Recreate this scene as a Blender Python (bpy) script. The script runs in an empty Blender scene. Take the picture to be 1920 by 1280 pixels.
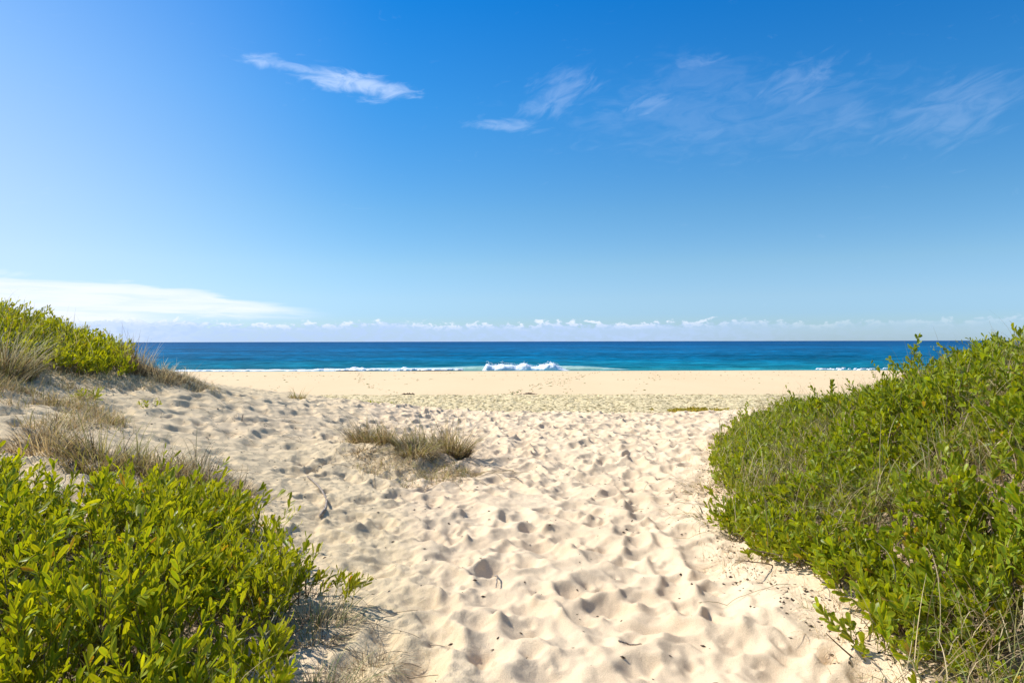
import bpy, math, random
import numpy as np
from mathutils import Vector

R = math.radians
sc = bpy.context.scene
COL = sc.collection
rng = np.random.default_rng(7)
random.seed(7)

# ------------------------------------------------------------------ camera
EYE = 5.0
cam_d = bpy.data.cameras.new('camera'); cam = bpy.data.objects.new('camera', cam_d); COL.objects.link(cam)
cam.location = (0, 0, EYE)
cam.rotation_euler = (R(90.0), R(0.12), 0)
cam_d.sensor_width = 36; cam_d.lens = 24
cam_d.clip_start = 0.05; cam_d.clip_end = 200000
sc.camera = cam
F = 1280.0
def az_el(px, py):
    az = math.atan((px-960)/F)
    return az, math.atan((639-py)/F*math.cos(az))

# ------------------------------------------------------------------ light
SUN_AZ, SUN_EL = R(-70), R(48)      # azimuth from +Y, negative = left
sd = Vector((math.sin(SUN_AZ)*math.cos(SUN_EL), math.cos(SUN_AZ)*math.cos(SUN_EL), math.sin(SUN_EL)))
sl = bpy.data.lights.new('sun', 'SUN'); so = bpy.data.objects.new('sun', sl); COL.objects.link(so)
sl.energy = 4.8; sl.angle = R(0.5); sl.color = (1.0, 0.97, 0.93)
so.rotation_euler = sd.to_track_quat('Z', 'Y').to_euler()
so.location = (-20, 10, 30)
sc.view_settings.view_transform = 'Standard'; sc.view_settings.look = 'None'
sc.view_settings.exposure = 0.33; sc.view_settings.gamma = 1.0

# ------------------------------------------------------------------ node helpers
class NT:
    def __init__(s, tree): s.t = tree; s.n = tree.nodes; s.l = tree.links
    def node(s, typ, **kw):
        n = s.n.new(typ)
        for k, v in kw.items(): setattr(n, k, v)
        return n
    def put(s, sock, v):
        if isinstance(v, bpy.types.NodeSocket): s.l.new(v, sock)
        elif v is not None: sock.default_value = v
    def m(s, op, a, b=None, c=None, clamp=False):
        n = s.node('ShaderNodeMath', operation=op); n.use_clamp = clamp
        s.put(n.inputs[0], a); s.put(n.inputs[1], b); s.put(n.inputs[2], c)
        return n.outputs[0]
    def mr(s, v, a, b, c=0.0, d=1.0, smooth=True):
        n = s.node('ShaderNodeMapRange'); n.interpolation_type = 'SMOOTHSTEP' if smooth else 'LINEAR'
        s.put(n.inputs[0], v)
        for i, q in enumerate((a, b, c, d)): s.put(n.inputs[i+1], q)
        return n.outputs[0]
    def mix(s, f, a, b, bt='MIX'):
        n = s.node('ShaderNodeMix', data_type='RGBA', blend_type=bt)
        s.put(n.inputs[0], f); s.put(n.inputs[6], a); s.put(n.inputs[7], b)
        return n.outputs[2]
    def noise(s, vec, scale, detail=4.0, rough=0.55, dist=0.0):
        n = s.node('ShaderNodeTexNoise'); s.put(n.inputs['Vector'], vec)
        n.inputs['Scale'].default_value = scale; n.inputs['Detail'].default_value = detail
        n.inputs['Roughness'].default_value = rough; n.inputs['Distortion'].default_value = dist
        return n.outputs[0]
    def mapping(s, vec, loc=(0,0,0), rot=(0,0,0), scale=(1,1,1), typ='POINT'):
        n = s.node('ShaderNodeMapping', vector_type=typ); s.put(n.inputs[0], vec)
        n.inputs[1].default_value = loc; n.inputs[2].default_value = rot; n.inputs[3].default_value = scale
        return n.outputs[0]
    def comb(s, x, y, z=0.0):
        n = s.node('ShaderNodeCombineXYZ')
        for i, q in enumerate((x, y, z)): s.put(n.inputs[i], q)
        return n.outputs[0]
    def sep(s, v):
        n = s.node('ShaderNodeSeparateXYZ'); s.put(n.inputs[0], v); return n.outputs
    def ramp(s, f, stops, interp='LINEAR'):
        n = s.node('ShaderNodeValToRGB'); n.color_ramp.interpolation = interp; s.put(n.inputs[0], f)
        e = n.color_ramp.elements
        while len(e) < len(stops): e.new(0.5)
        for i, (p, c) in enumerate(stops):
            e[i].position = p; e[i].color = c if len(c) == 4 else (*c, 1)
        return n.outputs[0]

# ------------------------------------------------------------------ world: sky and clouds by direction
w = bpy.data.worlds.new('World'); sc.world = w; w.use_nodes = True
W = NT(w.node_tree); W.n.clear()
sky = W.node('ShaderNodeTexSky', sky_type='NISHITA')
sky.sun_disc = False; sky.sun_elevation = SUN_EL; sky.sun_rotation = SUN_AZ
sky.altitude = 0; sky.air_density = 1.0; sky.dust_density = 0.35; sky.ozone_density = 3.0
tc = W.node('ShaderNodeTexCoord'); D = tc.outputs['Generated']
dx, dy, dz = W.sep(D)
AZ = W.m('ARCTAN2', dx, dy); EL = W.m('ARCSINE', dz)
hsv = W.node('ShaderNodeHueSaturation'); W.put(hsv.inputs['Color'], sky.outputs[0])
hsv.inputs['Saturation'].default_value = 1.25
skyc = hsv.outputs[0]
# the upper sky is a deeper blue, the air towards the horizon paler
elt = W.mr(EL, 0.0, 0.5, 0.0, 1.0, smooth=False)
tint = W.ramp(elt, [(0.0, (0.65, 0.94, 1.45)), (0.076, (0.66, 0.91, 1.40)), (0.124, (0.76, 0.94, 1.25)), (0.216, (0.87, 1.02, 1.14)), (0.37, (0.77, 1.05, 1.14)), (0.66, (0.40, 1.05, 1.30)), (0.92, (0.12, 0.96, 1.36))])
skyc = W.mix(1.0, skyc, tint, 'MULTIPLY')
V = W.comb(AZ, EL, 0.0)
# brighter, milkier air on the side of the sun
milk = W.m('MULTIPLY', W.mr(AZ, R(-8), R(-48)), W.mr(EL, 0.55, 0.12, 0.35, 1.0))
skyc = W.mix(W.m('MULTIPLY', milk, 0.55), skyc, (6.3, 7.1, 8.2, 1))
dens = None
def add_d(d):
    global dens
    dens = d if dens is None else W.m('MAXIMUM', dens, d)
def wisp(p0, p1, width, strength, thr, nscale=2.2, seed=0.0, stretch=0.35):
    a0, e0 = az_el(*p0); a1, e1 = az_el(*p1)
    L = math.hypot(a1-a0, e1-e0)/2; ang = math.atan2(e1-e0, a1-a0)
    mp = W.mapping(V, ((a0+a1)/2, (e0+e1)/2, 0), (0, 0, ang), (L, width/F, 1), 'TEXTURE')
    ln = W.node('ShaderNodeVectorMath', operation='LENGTH'); W.put(ln.inputs[0], mp)
    fall = W.mr(ln.outputs['Value'], 1.45, 0.0)
    nm = W.mapping(W.mapping(V, rot=(0, 0, -ang-0.15)), (seed, seed*1.7, 0), scale=(stretch*26, 26, 1))
    nn = W.noise(nm, nscale, 6.0, 0.58, 1.1)
    nn = W.mr(nn, 0.28, 0.72, 0.0, 1.0, smooth=False)
    d = W.mr(W.m('SUBTRACT', W.m('MULTIPLY', fall, 1.25), W.m('MULTIPLY', W.m('SUBTRACT', 1.0, nn), 1.0)), thr-0.25, thr+0.95)
    add_d(W.m('MULTIPLY', d, strength))
wisp((425, 103), (565, 122), 17, 0.40, 0.2, seed=1.0)
wisp((470, 106), (660, 146), 13, 0.34, 0.16, seed=1.9)
wisp((900, 215), (1960, 160), 105, 0.07, 0.22, seed=15.5)
wisp((1160, 150), (1480, 140), 60, 0.06, 0.18, seed=17.5)
wisp((520, 122), (815, 182), 26, 0.58, 0.14, seed=2.3)
wisp((600, 140), (800, 176), 15, 0.50, 0.08, seed=5.3)
wisp((850, 228), (1040, 238), 15, 0.26, 0.18, seed=3.1)
wisp((950, 215), (1150, 130), 50, 0.17, 0.2, seed=4.2)
wisp((1150, 212), (1300, 178), 24, 0.20, 0.18, seed=6.2)
wisp((1240, 125), (1390, 112), 20, 0.13, 0.2, seed=7.7)
wisp((1380, 195), (1610, 130), 54, 0.14, 0.18, seed=8.8)
wisp((1230, 250), (1400, 238), 26, 0.11, 0.2, seed=9.1)
wisp((1600, 262), (1980, 160), 66, 0.12, 0.16, seed=10.4)
wisp((1480, 232), (1700, 205), 50, 0.09, 0.18, seed=11.4)
wisp((-80, 506), (70, 511), 9, 0.5, 0.12, seed=12.0)
skyc2 = W.mix(dens, skyc, (0.72, 0.82, 1.0, 1))
wispn = dens
# layered bank low at the left
a_l = az_el(-100, 500)[0]; a_r = az_el(640, 500)[0]
azt = W.mr(AZ, a_l, a_r, smooth=False)
def elv(px, py): return az_el(px, py)[1]
def stops_for(pts, k):
    out = []
    for px, py in pts:
        a, e = az_el(px, py); out.append(((a-a_l)/(a_r-a_l), (e*k,)*3))
    return out
up = W.ramp(azt, stops_for([(-100, 512), (60, 519), (240, 525), (360, 538), (470, 560), (560, 573), (635, 582)], 5))
up = W.m('DIVIDE', W.sep(up)[0], 5.0)
wob = W.noise(W.mapping(V, scale=(7, 90, 1)), 1.6, 5, 0.6, 0.4)
elw = W.m('ADD', EL, W.m('MULTIPLY', W.m('SUBTRACT', wob, 0.5), 0.020))
top = W.mr(W.m('SUBTRACT', up, elw), -0.001, 0.007)
bot = W.mr(elw, elv(300, 600), elv(300, 578))
bot = W.m('ADD', W.m('MULTIPLY', bot, 0.95), 0.0)
azf = W.mr(AZ, az_el(640, 580)[0], az_el(460, 580)[0])
dl = W.m('MULTIPLY', W.m('MULTIPLY', top, azf), W.m('MAXIMUM', bot, W.mr(AZ, az_el(420, 580)[0], az_el(180, 580)[0])))
dl = W.m('MULTIPLY', dl, W.mr(wob, 0.25, 0.65, 0.50, 0.86))
skyc3 = W.mix(dl, skyc2, (0.80, 0.83, 0.94, 1))
# cumulus line on the horizon
hm = W.mapping(V, scale=(38, 72, 1))
n1 = W.noise(hm, 1.6, 7, 0.62, 0.25)
n2 = W.noise(W.mapping(V, (3.1, 0, 0), scale=(8, 6, 1)), 1.0, 3, 0.5)
topl = W.m('ADD', elv(960, 604), W.m('MULTIPLY', W.m('SUBTRACT', n2, 0.5), 0.026))
h1 = W.m('SUBTRACT', topl, W.m('ADD', EL, W.m('MULTIPLY', W.m('SUBTRACT', n1, 0.50), 0.040)))
dense = W.mr(h1, -0.001, 0.004)
side = W.mr(AZ, az_el(1650, 600)[0], az_el(1150, 600)[0], 0.28, 0.85)
thr = W.mr(n1, 0.36, 0.60, 1.0, 0.72)
dh = W.m('MULTIPLY', W.m('MULTIPLY', dense, side), thr)
bright = W.mr(h1, 0.014, 0.001, 0.0, 1.0)
bright = W.m('MULTIPLY', bright, W.mr(n1, 0.54, 0.40))
ccol = W.mix(bright, (0.41, 0.55, 0.82, 1), (0.78, 0.82, 0.92, 1))
skyc4 = W.mix(dh, skyc3, ccol)
SKY_K = 0.095
bg = W.node('ShaderNodeBackground')
# the clouds are written for a sky of strength 1, so the sky alone is scaled first
skys = W.node('ShaderNodeVectorMath', operation='SCALE'); W.put(skys.inputs[0], skyc); skys.inputs['Scale'].default_value = SKY_K
for lk in list(W.l):
    if lk.from_socket == skyc and lk.to_node.bl_idname == 'ShaderNodeMix' and lk.to_socket.name == 'A' and lk.to_node.blend_type == 'MIX':
        s2 = lk.to_socket; W.l.remove(lk); W.l.new(skys.outputs[0], s2)
W.put(bg.inputs[0], skyc4); bg.inputs[1].default_value = 1.0
wo = W.node('ShaderNodeOutputWorld'); W.l.new(bg.outputs[0], wo.inputs[0])

# ------------------------------------------------------------------ object helpers
def tag(o, label=None, cat=None, group=None, kind=None):
    if label: o['label'] = label
    if cat: o['category'] = cat
    if group: o['group'] = group
    if kind: o['kind'] = kind
    return o
def empty(name, loc):
    o = bpy.data.objects.new(name, None); COL.objects.link(o); o.location = loc; o.empty_display_size = 0.2
    return o
def mesh_obj(name, verts, quads=None, tris=None, mat=None, parent=None, attrs=None, smooth=True):
    verts = np.asarray(verts, dtype=np.float32)
    me = bpy.data.meshes.new(name)
    me.vertices.add(len(verts)); me.vertices.foreach_set('co', verts.ravel())
    loops = []; starts = []; n = 0
    if quads is not None and len(quads):
        q = np.asarray(quads, dtype=np.int32); loops.append(q.ravel()); starts.append(np.arange(len(q))*4); n = len(q)*4
    if tris is not None and len(tris):
        t = np.asarray(tris, dtype=np.int32); loops.append(t.ravel()); starts.append(n+np.arange(len(t))*3)
    lv = np.concatenate(loops).astype(np.int32); st = np.concatenate(starts).astype(np.int32)
    me.loops.add(len(lv)); me.loops.foreach_set('vertex_index', lv)
    me.polygons.add(len(st)); me.polygons.foreach_set('loop_start', st)
    me.update(calc_edges=True); me.validate()
    if smooth: me.polygons.foreach_set('use_smooth', np.ones(len(me.polygons), dtype=bool))
    for k, v in (attrs or {}).items():
        v = np.asarray(v, dtype=np.float32)
        if v.ndim == 1:
            a = me.attributes.new(k, 'FLOAT', 'POINT'); a.data.foreach_set('value', v)
        else:
            a = me.attributes.new(k, 'FLOAT_COLOR', 'POINT')
            a.data.foreach_set('color', np.concatenate([v, np.ones((len(v), 1), np.float32)], 1).ravel())
    if mat: me.materials.append(mat)
    o = bpy.data.objects.new(name, me); COL.objects.link(o)
    if parent is not None:
        o.parent = parent; o.location = [-c for c in parent.location]
    return o

# value noise
_lat = np.random.default_rng(99).random((8, 256, 256))
def vn(x, y, scale, seed=0):
    x = np.asarray(x, float)*scale+seed*17.3; y = np.asarray(y, float)*scale+seed*9.1
    xi = np.floor(x).astype(int); yi = np.floor(y).astype(int); fx = x-xi; fy = y-yi
    fx = fx*fx*fx*(fx*(fx*6-15)+10); fy = fy*fy*fy*(fy*(fy*6-15)+10)
    L = _lat[seed % 8]
    a = L[xi & 255, yi & 255]; b = L[(xi+1) & 255, yi & 255]; c = L[xi & 255, (yi+1) & 255]; d = L[(xi+1) & 255, (yi+1) & 255]
    return a+(b-a)*fx+(c-a)*fy+(a-b-c+d)*fx*fy
def fbm(x, y, scale, seed=0, oct=4, g=0.5):
    s = 0; a = 1; t = 0
    for i in range(oct):
        s = s+a*vn(x, y, scale*2**i, seed+i); t += a; a *= g
    return s/t
def sstep(x, a, b):
    t = np.clip((x-a)/(b-a), 0, 1); return t*t*(3-2*t)
def inpoly(x, y, poly):
    x = np.asarray(x); y = np.asarray(y); r = np.zeros(x.shape, bool); n = len(poly); j = n-1
    for i in range(n):
        xi, yi = poly[i]; xj, yj = poly[j]
        c = ((yi > y) != (yj > y)) & (x < (xj-xi)*(y-yi)/((yj-yi) or 1e-9)+xi)
        r ^= c; j = i
    return r
def dpoly(x, y, poly):
    """signed distance, positive inside"""
    x = np.asarray(x, float); y = np.asarray(y, float); d = np.full(x.shape, 1e9); n = len(poly)
    for i in range(n):
        ax, ay = poly[i]; bx, by = poly[(i+1) % n]; ex, ey = bx-ax, by-ay
        t = np.clip(((x-ax)*ex+(y-ay)*ey)/(ex*ex+ey*ey), 0, 1)
        d = np.minimum(d, np.hypot(x-ax-t*ex, y-ay-t*ey))
    return np.where(inpoly(x, y, poly), d, -d)

# ------------------------------------------------------------------ terrain shape
PL = [(-6.5, 4.7), (-3.75, 4.85), (-3.2, 4.65), (-2.75, 4.9), (-2.3, 5.3), (-1.88, 5.1), (-1.45, 4.5), (-1.2, 4.05), (-1.12, 3.4), (-.98, 2.8), (-1.05, 1.0), (-1.3, 0.2), (-6.5, 0.2)]
PR = [(1.9, 0.2), (1.6, 2.0), (1.68, 3.2), (1.72, 3.9), (1.72, 4.5), (1.75, 5.1), (1.95, 5.8), (2.2, 6.6), (2.35, 7.6), (2.6, 8.6), (3.3, 10.4), (4.1, 12.1), (5.3, 13.2), (8, 13), (9.5, 9), (9.5, .2)]
PD = [(-9.5, 7.9), (-6.9, 8.2), (-6.5, 8.7), (-5.9, 9.2), (-5.55, 9.7), (-5.8, 10.4), (-7, 11.5), (-9.5, 12)]
CP = [(-1.5,0,3.4),(0,0,3.4),(1.5,0,3.4),(-.6,2,3.4),(.8,2,3.4),(-.5,3.2,3.40),(.7,3.5,3.4),(1.7,3.2,3.42),(-.9,4.6,3.42),(.4,5,3.38),(1.5,4.7,3.42),
 (-1.5,5.3,3.48),(0,6.5,3.4),(1.6,6,3.42),(-2.2,7,3.57),(-1,7.5,3.44),(.5,8,3.39),(2.2,8,3.42),(-2.6,6.2,3.74),(-3.5,8.8,3.9),(-2.5,9,3.64),(-2.4,11,3.58),(0,10,3.4),(1.5,11,3.4),(3,11,3.42),
 (-1,13,3.42),(1,14,3.42),(3.5,14,3.42),(5,14.6,3.45),(-3.3,5.6,3.95),(-2.85,4.8,3.74),(-4.1,5.5,4.1),(-4.4,8.5,4.1),(-4.7,7,4.24),(-6,9.5,4.55),(-5.6,10.5,4.62),(-6.4,8.5,4.68),(-7.5,10,5.02),
 (-4.9,11,4.30),(-4.9,12.6,4.08),(-5.9,13,4.1),(-3.9,13.6,3.82),(-2.4,14,3.60),(-1.6,15,3.47),(-9,9,5.3),(-9,13,4.7),(-7.5,13.5,4.25),(-6,15,3.95),(-3.6,4.3,3.85),(-2,2.5,3.42),(-2.2,3.8,3.5),(-4,2.5,3.75),(-6,3,4.2),(-6,6,4.6),(-9,5,5.0),(-3,0,3.5),(-6,0,4.1),(-9,0,4.9),
 (2.1,2.8,3.46),(2.2,3.8,3.6),(3,4,3.98),(4.6,6,4.55),(3.6,5,4.32),(3.47,6,4.06),(2.6,5.4,3.68),(3.9,8.5,3.69),(3.1,7.2,3.7),(4.3,8,4.09),(4.64,11,3.64),(3.1,9.6,3.5),(3.9,11.8,3.45),(6,9,4.28),(6,11,3.85),(6.5,6,4.85),(8.5,8,4.95),(8,12,4.0),(6,13.5,3.65),(9,14,3.9),
 (3,0,3.6),(5,2,4.5),(4,3.6,4.42),(7,3,5.0),(9,0,4.9),(9,5,5.3)]
CP = np.array(CP, float)
def _phi(r2): return np.where(r2 > 1e-12, r2*np.log(np.maximum(r2, 1e-12)), 0)
_n = len(CP)
_K = _phi((CP[:, None, 0]-CP[None, :, 0])**2+(CP[:, None, 1]-CP[None, :, 1])**2)+np.eye(_n)*0.35
_P = np.c_[np.ones(_n), CP[:, :2]]
_A = np.block([[_K, _P], [_P.T, np.zeros((3, 3))]])
_wt = np.linalg.solve(_A, np.r_[CP[:, 2], 0, 0, 0])
def tps(x, y):
    x = np.clip(x, -10, 10); y = np.clip(y, -2, 16); s = x.shape; x = x.ravel(); y = y.ravel()
    out = _wt[_n]+_wt[_n+1]*x+_wt[_n+2]*y
    for i in range(_n): out = out+_wt[i]*_phi((x-CP[i, 0])**2+(y-CP[i, 1])**2)
    return out.reshape(s)
def beach(x, y):
    yy = y+2.5*(vn(x, y*0, 0.02, 3)-.5)+0.012*x
    return np.interp(yy, [0, 24, 30, 38, 50, 53, 70, 106, 113, 126, 160, 400], [1.6, 1.45, 1.3, 1.15, 1.06, 0.95, .76, .42, -.15, -.8, -3, -8])
# the soft trodden sand: prints stamped one over another
X0, X1, Y0, Y1, ST = -9.0, 9.0, 0.0, 17.0, 0.0125
nx = int(round((X1-X0)/ST))+1; ny = int(round((Y1-Y0)/ST))+1
gx = X0+ST*np.arange(nx); gy = Y0+ST*np.arange(ny)
PM = np.zeros((ny, nx), np.float32)
GX, GY = np.meshgrid(gx, gy)
MOUND = (-1.75, 8.9)
pathw = sstep(dpoly(GX, GY, PR), 0.25, -0.25)*sstep(dpoly(GX, GY, PL), 0.1, -0.35)
lslope = sstep(GX+0.25*(GY-5), -1.1, 0.0)      # 0 on the left rise
mnd = np.exp(-(((GX+1.6)/1.0)**2+((GY-8.5)/.75)**2))
walk = pathw*(0.25+0.75*lslope)*(1-0.85*mnd)
walk = np.clip(walk+0.22*pathw*sstep(GY, 7, 9)*sstep(GX, -5, -3.5)*(1-mnd), 0, 1)*sstep(GX, -6.2, -4.5)
r2 = np.random.default_rng(21)
def stamp(cx, cy, ang, a, b, dep, rim, lean):
    rad = max(a, b)*1.9; i0 = int((cx-rad-X0)/ST); i1 = int((cx+rad-X0)/ST)+1; j0 = int((cy-rad-Y0)/ST); j1 = int((cy+rad-Y0)/ST)+1
    i0 = max(i0, 0); j0 = max(j0, 0); i1 = min(i1, nx); j1 = min(j1, ny)
    if i1 <= i0 or j1 <= j0: return
    wk = walk[min(ny-1, max(0, int((cy-Y0)/ST))), min(nx-1, max(0, int((cx-X0)/ST)))]
    if wk < r2.random()*0.9: return
    u = GX[j0:j1, i0:i1]-cx; v = GY[j0:j1, i0:i1]-cy
    c, s = math.cos(ang), math.sin(ang); p = (u*c+v*s)/a; q = (-u*s+v*c)/b
    r = np.sqrt(p*p+q*q)*(1+.14*np.sin(3*np.arctan2(q, p)+cx*40))
    sh = r2.uniform(.72, .9); wgt = 1-sstep(r, sh, 1.04)
    h = PM[j0:j1, i0:i1]
    rr_ = np.sqrt((p-.35*lean)**2+q*q+.03)       # loose sand slides to a cone, its foot off centre
    tgt = .45*float(h.mean())+.15*h-dep*(1.05-rr_)
    h = h*(1-wgt)+tgt*wgt
    h = h+rim*np.exp(-((r-1.14)/.2)**2)*(1-.55*np.cos(np.arctan2(q, p)-cx*9))
    PM[j0:j1, i0:i1] = h
for k in range(4400):
    cx = r2.uniform(-6, 5); cy = r2.uniform(.2, 16.8)
    big = r2.random()
    an = r2.normal(1.75, .55)
    stamp(cx, cy, an, r2.uniform(.13, .25), r2.uniform(.095, .18), r2.uniform(.050, .100)*(1.15 if big > .8 else 1), r2.uniform(.004, .012), r2.uniform(-.7, .7))
def blur(a, n=1):
    for _ in range(n):
        a = np.pad(a, 1, mode='edge'); a = (a[:-2, 1:-1]+a[2:, 1:-1]+2*a[1:-1, 1:-1])/4
        a = np.pad(a, 1, mode='edge'); a = (a[1:-1, :-2]+a[1:-1, 2:]+2*a[1:-1, 1:-1])/4
    return a
for k in range(3600):        # heels, toes and crumbled edges
    cx = r2.uniform(-5, 4); cy = r2.uniform(.5, 15.5); a = r2.uniform(.03, .075)
    stamp(cx, cy, r2.normal(1.7, .8), a, a*r2.uniform(.5, .9), a*r2.uniform(.06, .2)-PM[int((cy-Y0)/ST), int((cx-X0)/ST)]*.8, .004, r2.uniform(-.6, .6))
PMb = blur(PM, 2)+(vn(GX, GY, 14, 3)-.5)*.007+(vn(GX, GY, 31, 1)-.5)*.004
# extra texture of the sand: crumbly where nobody walks
crumb = (fbm(GX, GY, 9, 1, 3)-.5)*.05+(vn(GX, GY, 26, 4)-.5)*.016
rough = pathw*(1-.9*walk)
PMb = PMb+crumb*(.16+1.0*rough)+(fbm(GX, GY, 2.6, 5, 3)-.5)*.075*pathw
PMb += .17*np.exp(-(((GX+1.55)/.95)**2+((GY-8.75)/.6)**2))*(.8+.5*fbm(GX, GY, 2.5, 2, 3))
edge = sstep(GX, X0, X0+.5)*sstep(-GX, -X1, -X1+.5)*sstep(-GY, -Y1, -Y1+.5)*sstep(GY, Y0, Y0+.3)
PMb = (PMb*edge).astype(np.float32)
def detail(x, y):
    fx = np.clip((x-X0)/ST, 0, nx-1.001); fy = np.clip((y-Y0)/ST, 0, ny-1.001)
    i = fx.astype(int); j = fy.astype(int); fx = fx-i; fy = fy-j
    v = PMb[j, i]*(1-fx)*(1-fy)+PMb[j, i+1]*fx*(1-fy)+PMb[j+1, i]*(1-fx)*fy+PMb[j+1, i+1]*fx*fy
    return np.where((x < X0) | (x > X1) | (y < Y0) | (y > Y1), 0, v)
def lookup(A, x, y):
    i = np.clip(((x-X0)/ST).astype(int), 0, nx-1); j = np.clip(((y-Y0)/ST).astype(int), 0, ny-1)
    return np.where((x < X0) | (x > X1) | (y < Y0) | (y > Y1), 0, A[j, i])
def ground(x, y):
    x = np.asarray(x, float); y = np.asarray(y, float)
    base = tps(x, y)
    lat = sstep(np.abs(x), 9, 30)
    base = base+lat*(.5*(fbm(x, y, .08, 2, 3)-.5)*2-.3)
    ye = 15.75+.35*(vn(x, y*0, .5, 6)-.5)+.05*np.clip(-x-2, 0, 8)
    s = sstep(y, ye, ye+13.0)**.75
    s = np.where(y > ye, np.clip((y-ye)/13.0, 0, 1), 0); s = np.where(s < .5, s*1.15, .575+(s-.5)*.85)
    s = np.clip(s, 0, 1)
    b = beach(x, y)
    h = base*(1-s)+b*s
    # trampled strip low on the beach
    m = sstep(y, 30, 36)*sstep(-y, -52.5, -50.0)
    h = h+m*((vn(x, y, 2.1, 1)-.5)*.13+(vn(x, y, 4.3, 2)-.5)*.10)
    return h+detail(x, y)
def hit(px, py):
    Y = np.arange(2.0, 30, .01); x, y, z = at(px, py, Y); k = np.argmax(z < ground(x, Y)); return x[k], Y[k]
def g1(x, y): return float(ground(np.array([x]), np.array([y]))[0])
def at(px, py, Y): return ((px-960)/F*Y, Y, EYE-(py-639)/F*Y)

# ------------------------------------------------------------------ materials
def newmat(name):
    m = bpy.data.materials.new(name); m.use_nodes = True; t = NT(m.node_tree); t.n.clear()
    out = t.node('ShaderNodeOutputMaterial'); return m, t, out
def principled(t, out, col, rough=.8, spec=.3):
    b = t.node('ShaderNodeBsdfPrincipled'); t.put(b.inputs['Base Color'], col); t.put(b.inputs['Roughness'], rough)
    b.inputs['Specular IOR Level'].default_value = spec
    if out: t.l.new(b.outputs[0], out.inputs[0])
    return b
def attr(t, name):
    a = t.node('ShaderNodeAttribute', attribute_name=name); return a

# sand
M_sand, t, out = newmat('beach_sand')
geo = t.node('ShaderNodeNewGeometry'); P = geo.outputs['Position']; px_, py_, pz_ = t.sep(P)
ru = attr(t, 'rough').outputs['Fac']; li = attr(t, 'litter').outputs['Fac']
nA = t.noise(P, 1.3, 5, .6); nB = t.noise(P, 34, 4, .7); nC = t.noise(P, 190, 2, .6)
c = t.mix(t.mr(nA, .3, .7), (.72, .535, .335, 1), (.80, .61, .39, 1))
crum = t.mr(t.m('ADD', ru, t.m('MULTIPLY', t.m('SUBTRACT', nB, .5), .9)), .35, .8)
c = t.mix(crum, c, (.76, .585, .35, 1))
grain = t.mr(nC, .3, .7, .86, 1.1, smooth=False)
c = t.mix(1.0, c, t.comb(grain, grain, grain), 'MULTIPLY')
spk = t.mr(t.noise(P, 420, 1, .5), .70, .76)
c = t.mix(t.m('MULTIPLY', spk, t.m('ADD', .25, t.m('MULTIPLY', ru, .5))), c, (.16, .11, .07, 1))
# below the dune
bm_ = t.mr(py_, 28, 34)
nb2 = t.noise(t.mapping(P, scale=(1, .35, 1)), .12, 3, .5)
bc = t.mix(nb2, (.67, .475, .265, 1), (.76, .56, .33, 1))
strip = t.m('MULTIPLY', t.mr(py_, 33, 37), t.mr(t.m('ADD', py_, t.m('MULTIPLY', t.noise(P, .5, 3, .6), 1.6)), 52.3, 51.3))
v1 = t.noise(P, 5.0, 3, .6); v2 = t.noise(t.mapping(P, (7, 3, 0)), 1.1, 3, .6)
sc_ = t.mix(t.mr(v1, .38, .54), (.24, .18, .08, 1), (.74, .59, .33, 1))
sc_ = t.mix(t.mr(v2, .45, .8, 0, .4), sc_, (.42, .36, .16, 1))
bc = t.mix(strip, bc, sc_)
wet = t.mr(pz_, .30, .1)
bc = t.mix(wet, bc, (.36, .27, .17, 1))
c = t.mix(bm_, c, bc)
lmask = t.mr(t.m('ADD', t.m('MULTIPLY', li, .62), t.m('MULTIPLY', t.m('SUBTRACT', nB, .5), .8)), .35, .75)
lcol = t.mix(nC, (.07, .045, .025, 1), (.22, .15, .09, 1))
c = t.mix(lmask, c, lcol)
b = principled(t, out, c, t.mr(wet, 0, 1, .95, .45), .12)
bmp = t.node('ShaderNodeBump'); bmp.inputs['Distance'].default_value = .012
t.put(bmp.inputs['Strength'], .85)
hgt = t.m('ADD', t.m('MULTIPLY', nB, t.m('ADD', .35, t.m('MULTIPLY', ru, 1.3))), t.m('MULTIPLY', nC, t.m('ADD', .45, t.m('MULTIPLY', ru, .5))))
t.put(bmp.inputs['Height'], hgt)
b2 = t.node('ShaderNodeBump'); b2.inputs['Distance'].default_value = .12
t.put(b2.inputs['Strength'], t.m('MULTIPLY', strip, 1.0)); t.put(b2.inputs['Height'], v1); t.l.new(bmp.outputs[0], b2.inputs['Normal'])
t.l.new(b2.outputs[0], b.inputs['Normal'])

def plant_mat(name, trans_col=None, trans=.0, rough=.5, spec=.4, edge=None, bump=0):
    m, t, out = newmat(name)
    ca = attr(t, 'Col').outputs['Color']
    g = t.node('ShaderNodeNewGeometry')
    n = t.noise(g.outputs['Position'], 60, 3, .6)
    v = t.mr(n, .3, .7, .8, 1.18, smooth=False)
    c = t.mix(1.0, ca, t.comb(v, v, v), 'MULTIPLY')
    if edge:
        e = attr(t, 'edge').outputs['Fac']
        c = t.mix(t.m('MULTIPLY', t.mr(e, .62, 1.0), .75), c, edge)
    b = principled(t, None, c, rough, spec)
    if trans > 0:
        tr = t.node('ShaderNodeBsdfTranslucent')
        t.put(tr.inputs[0], t.mix(1.0, c, trans_col, 'MULTIPLY'))
        mx = t.node('ShaderNodeMixShader'); mx.inputs[0].default_value = trans
        t.l.new(b.outputs[0], mx.inputs[1]); t.l.new(tr.outputs[0], mx.inputs[2]); t.l.new(mx.outputs[0], out.inputs[0])
    else: t.l.new(b.outputs[0], out.inputs[0])
    return m
M_leaf = plant_mat('wattle_leaf', (2.5, 2.15, .5, 1), .34, .40, .22, (.34, .33, .02, 1))
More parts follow.
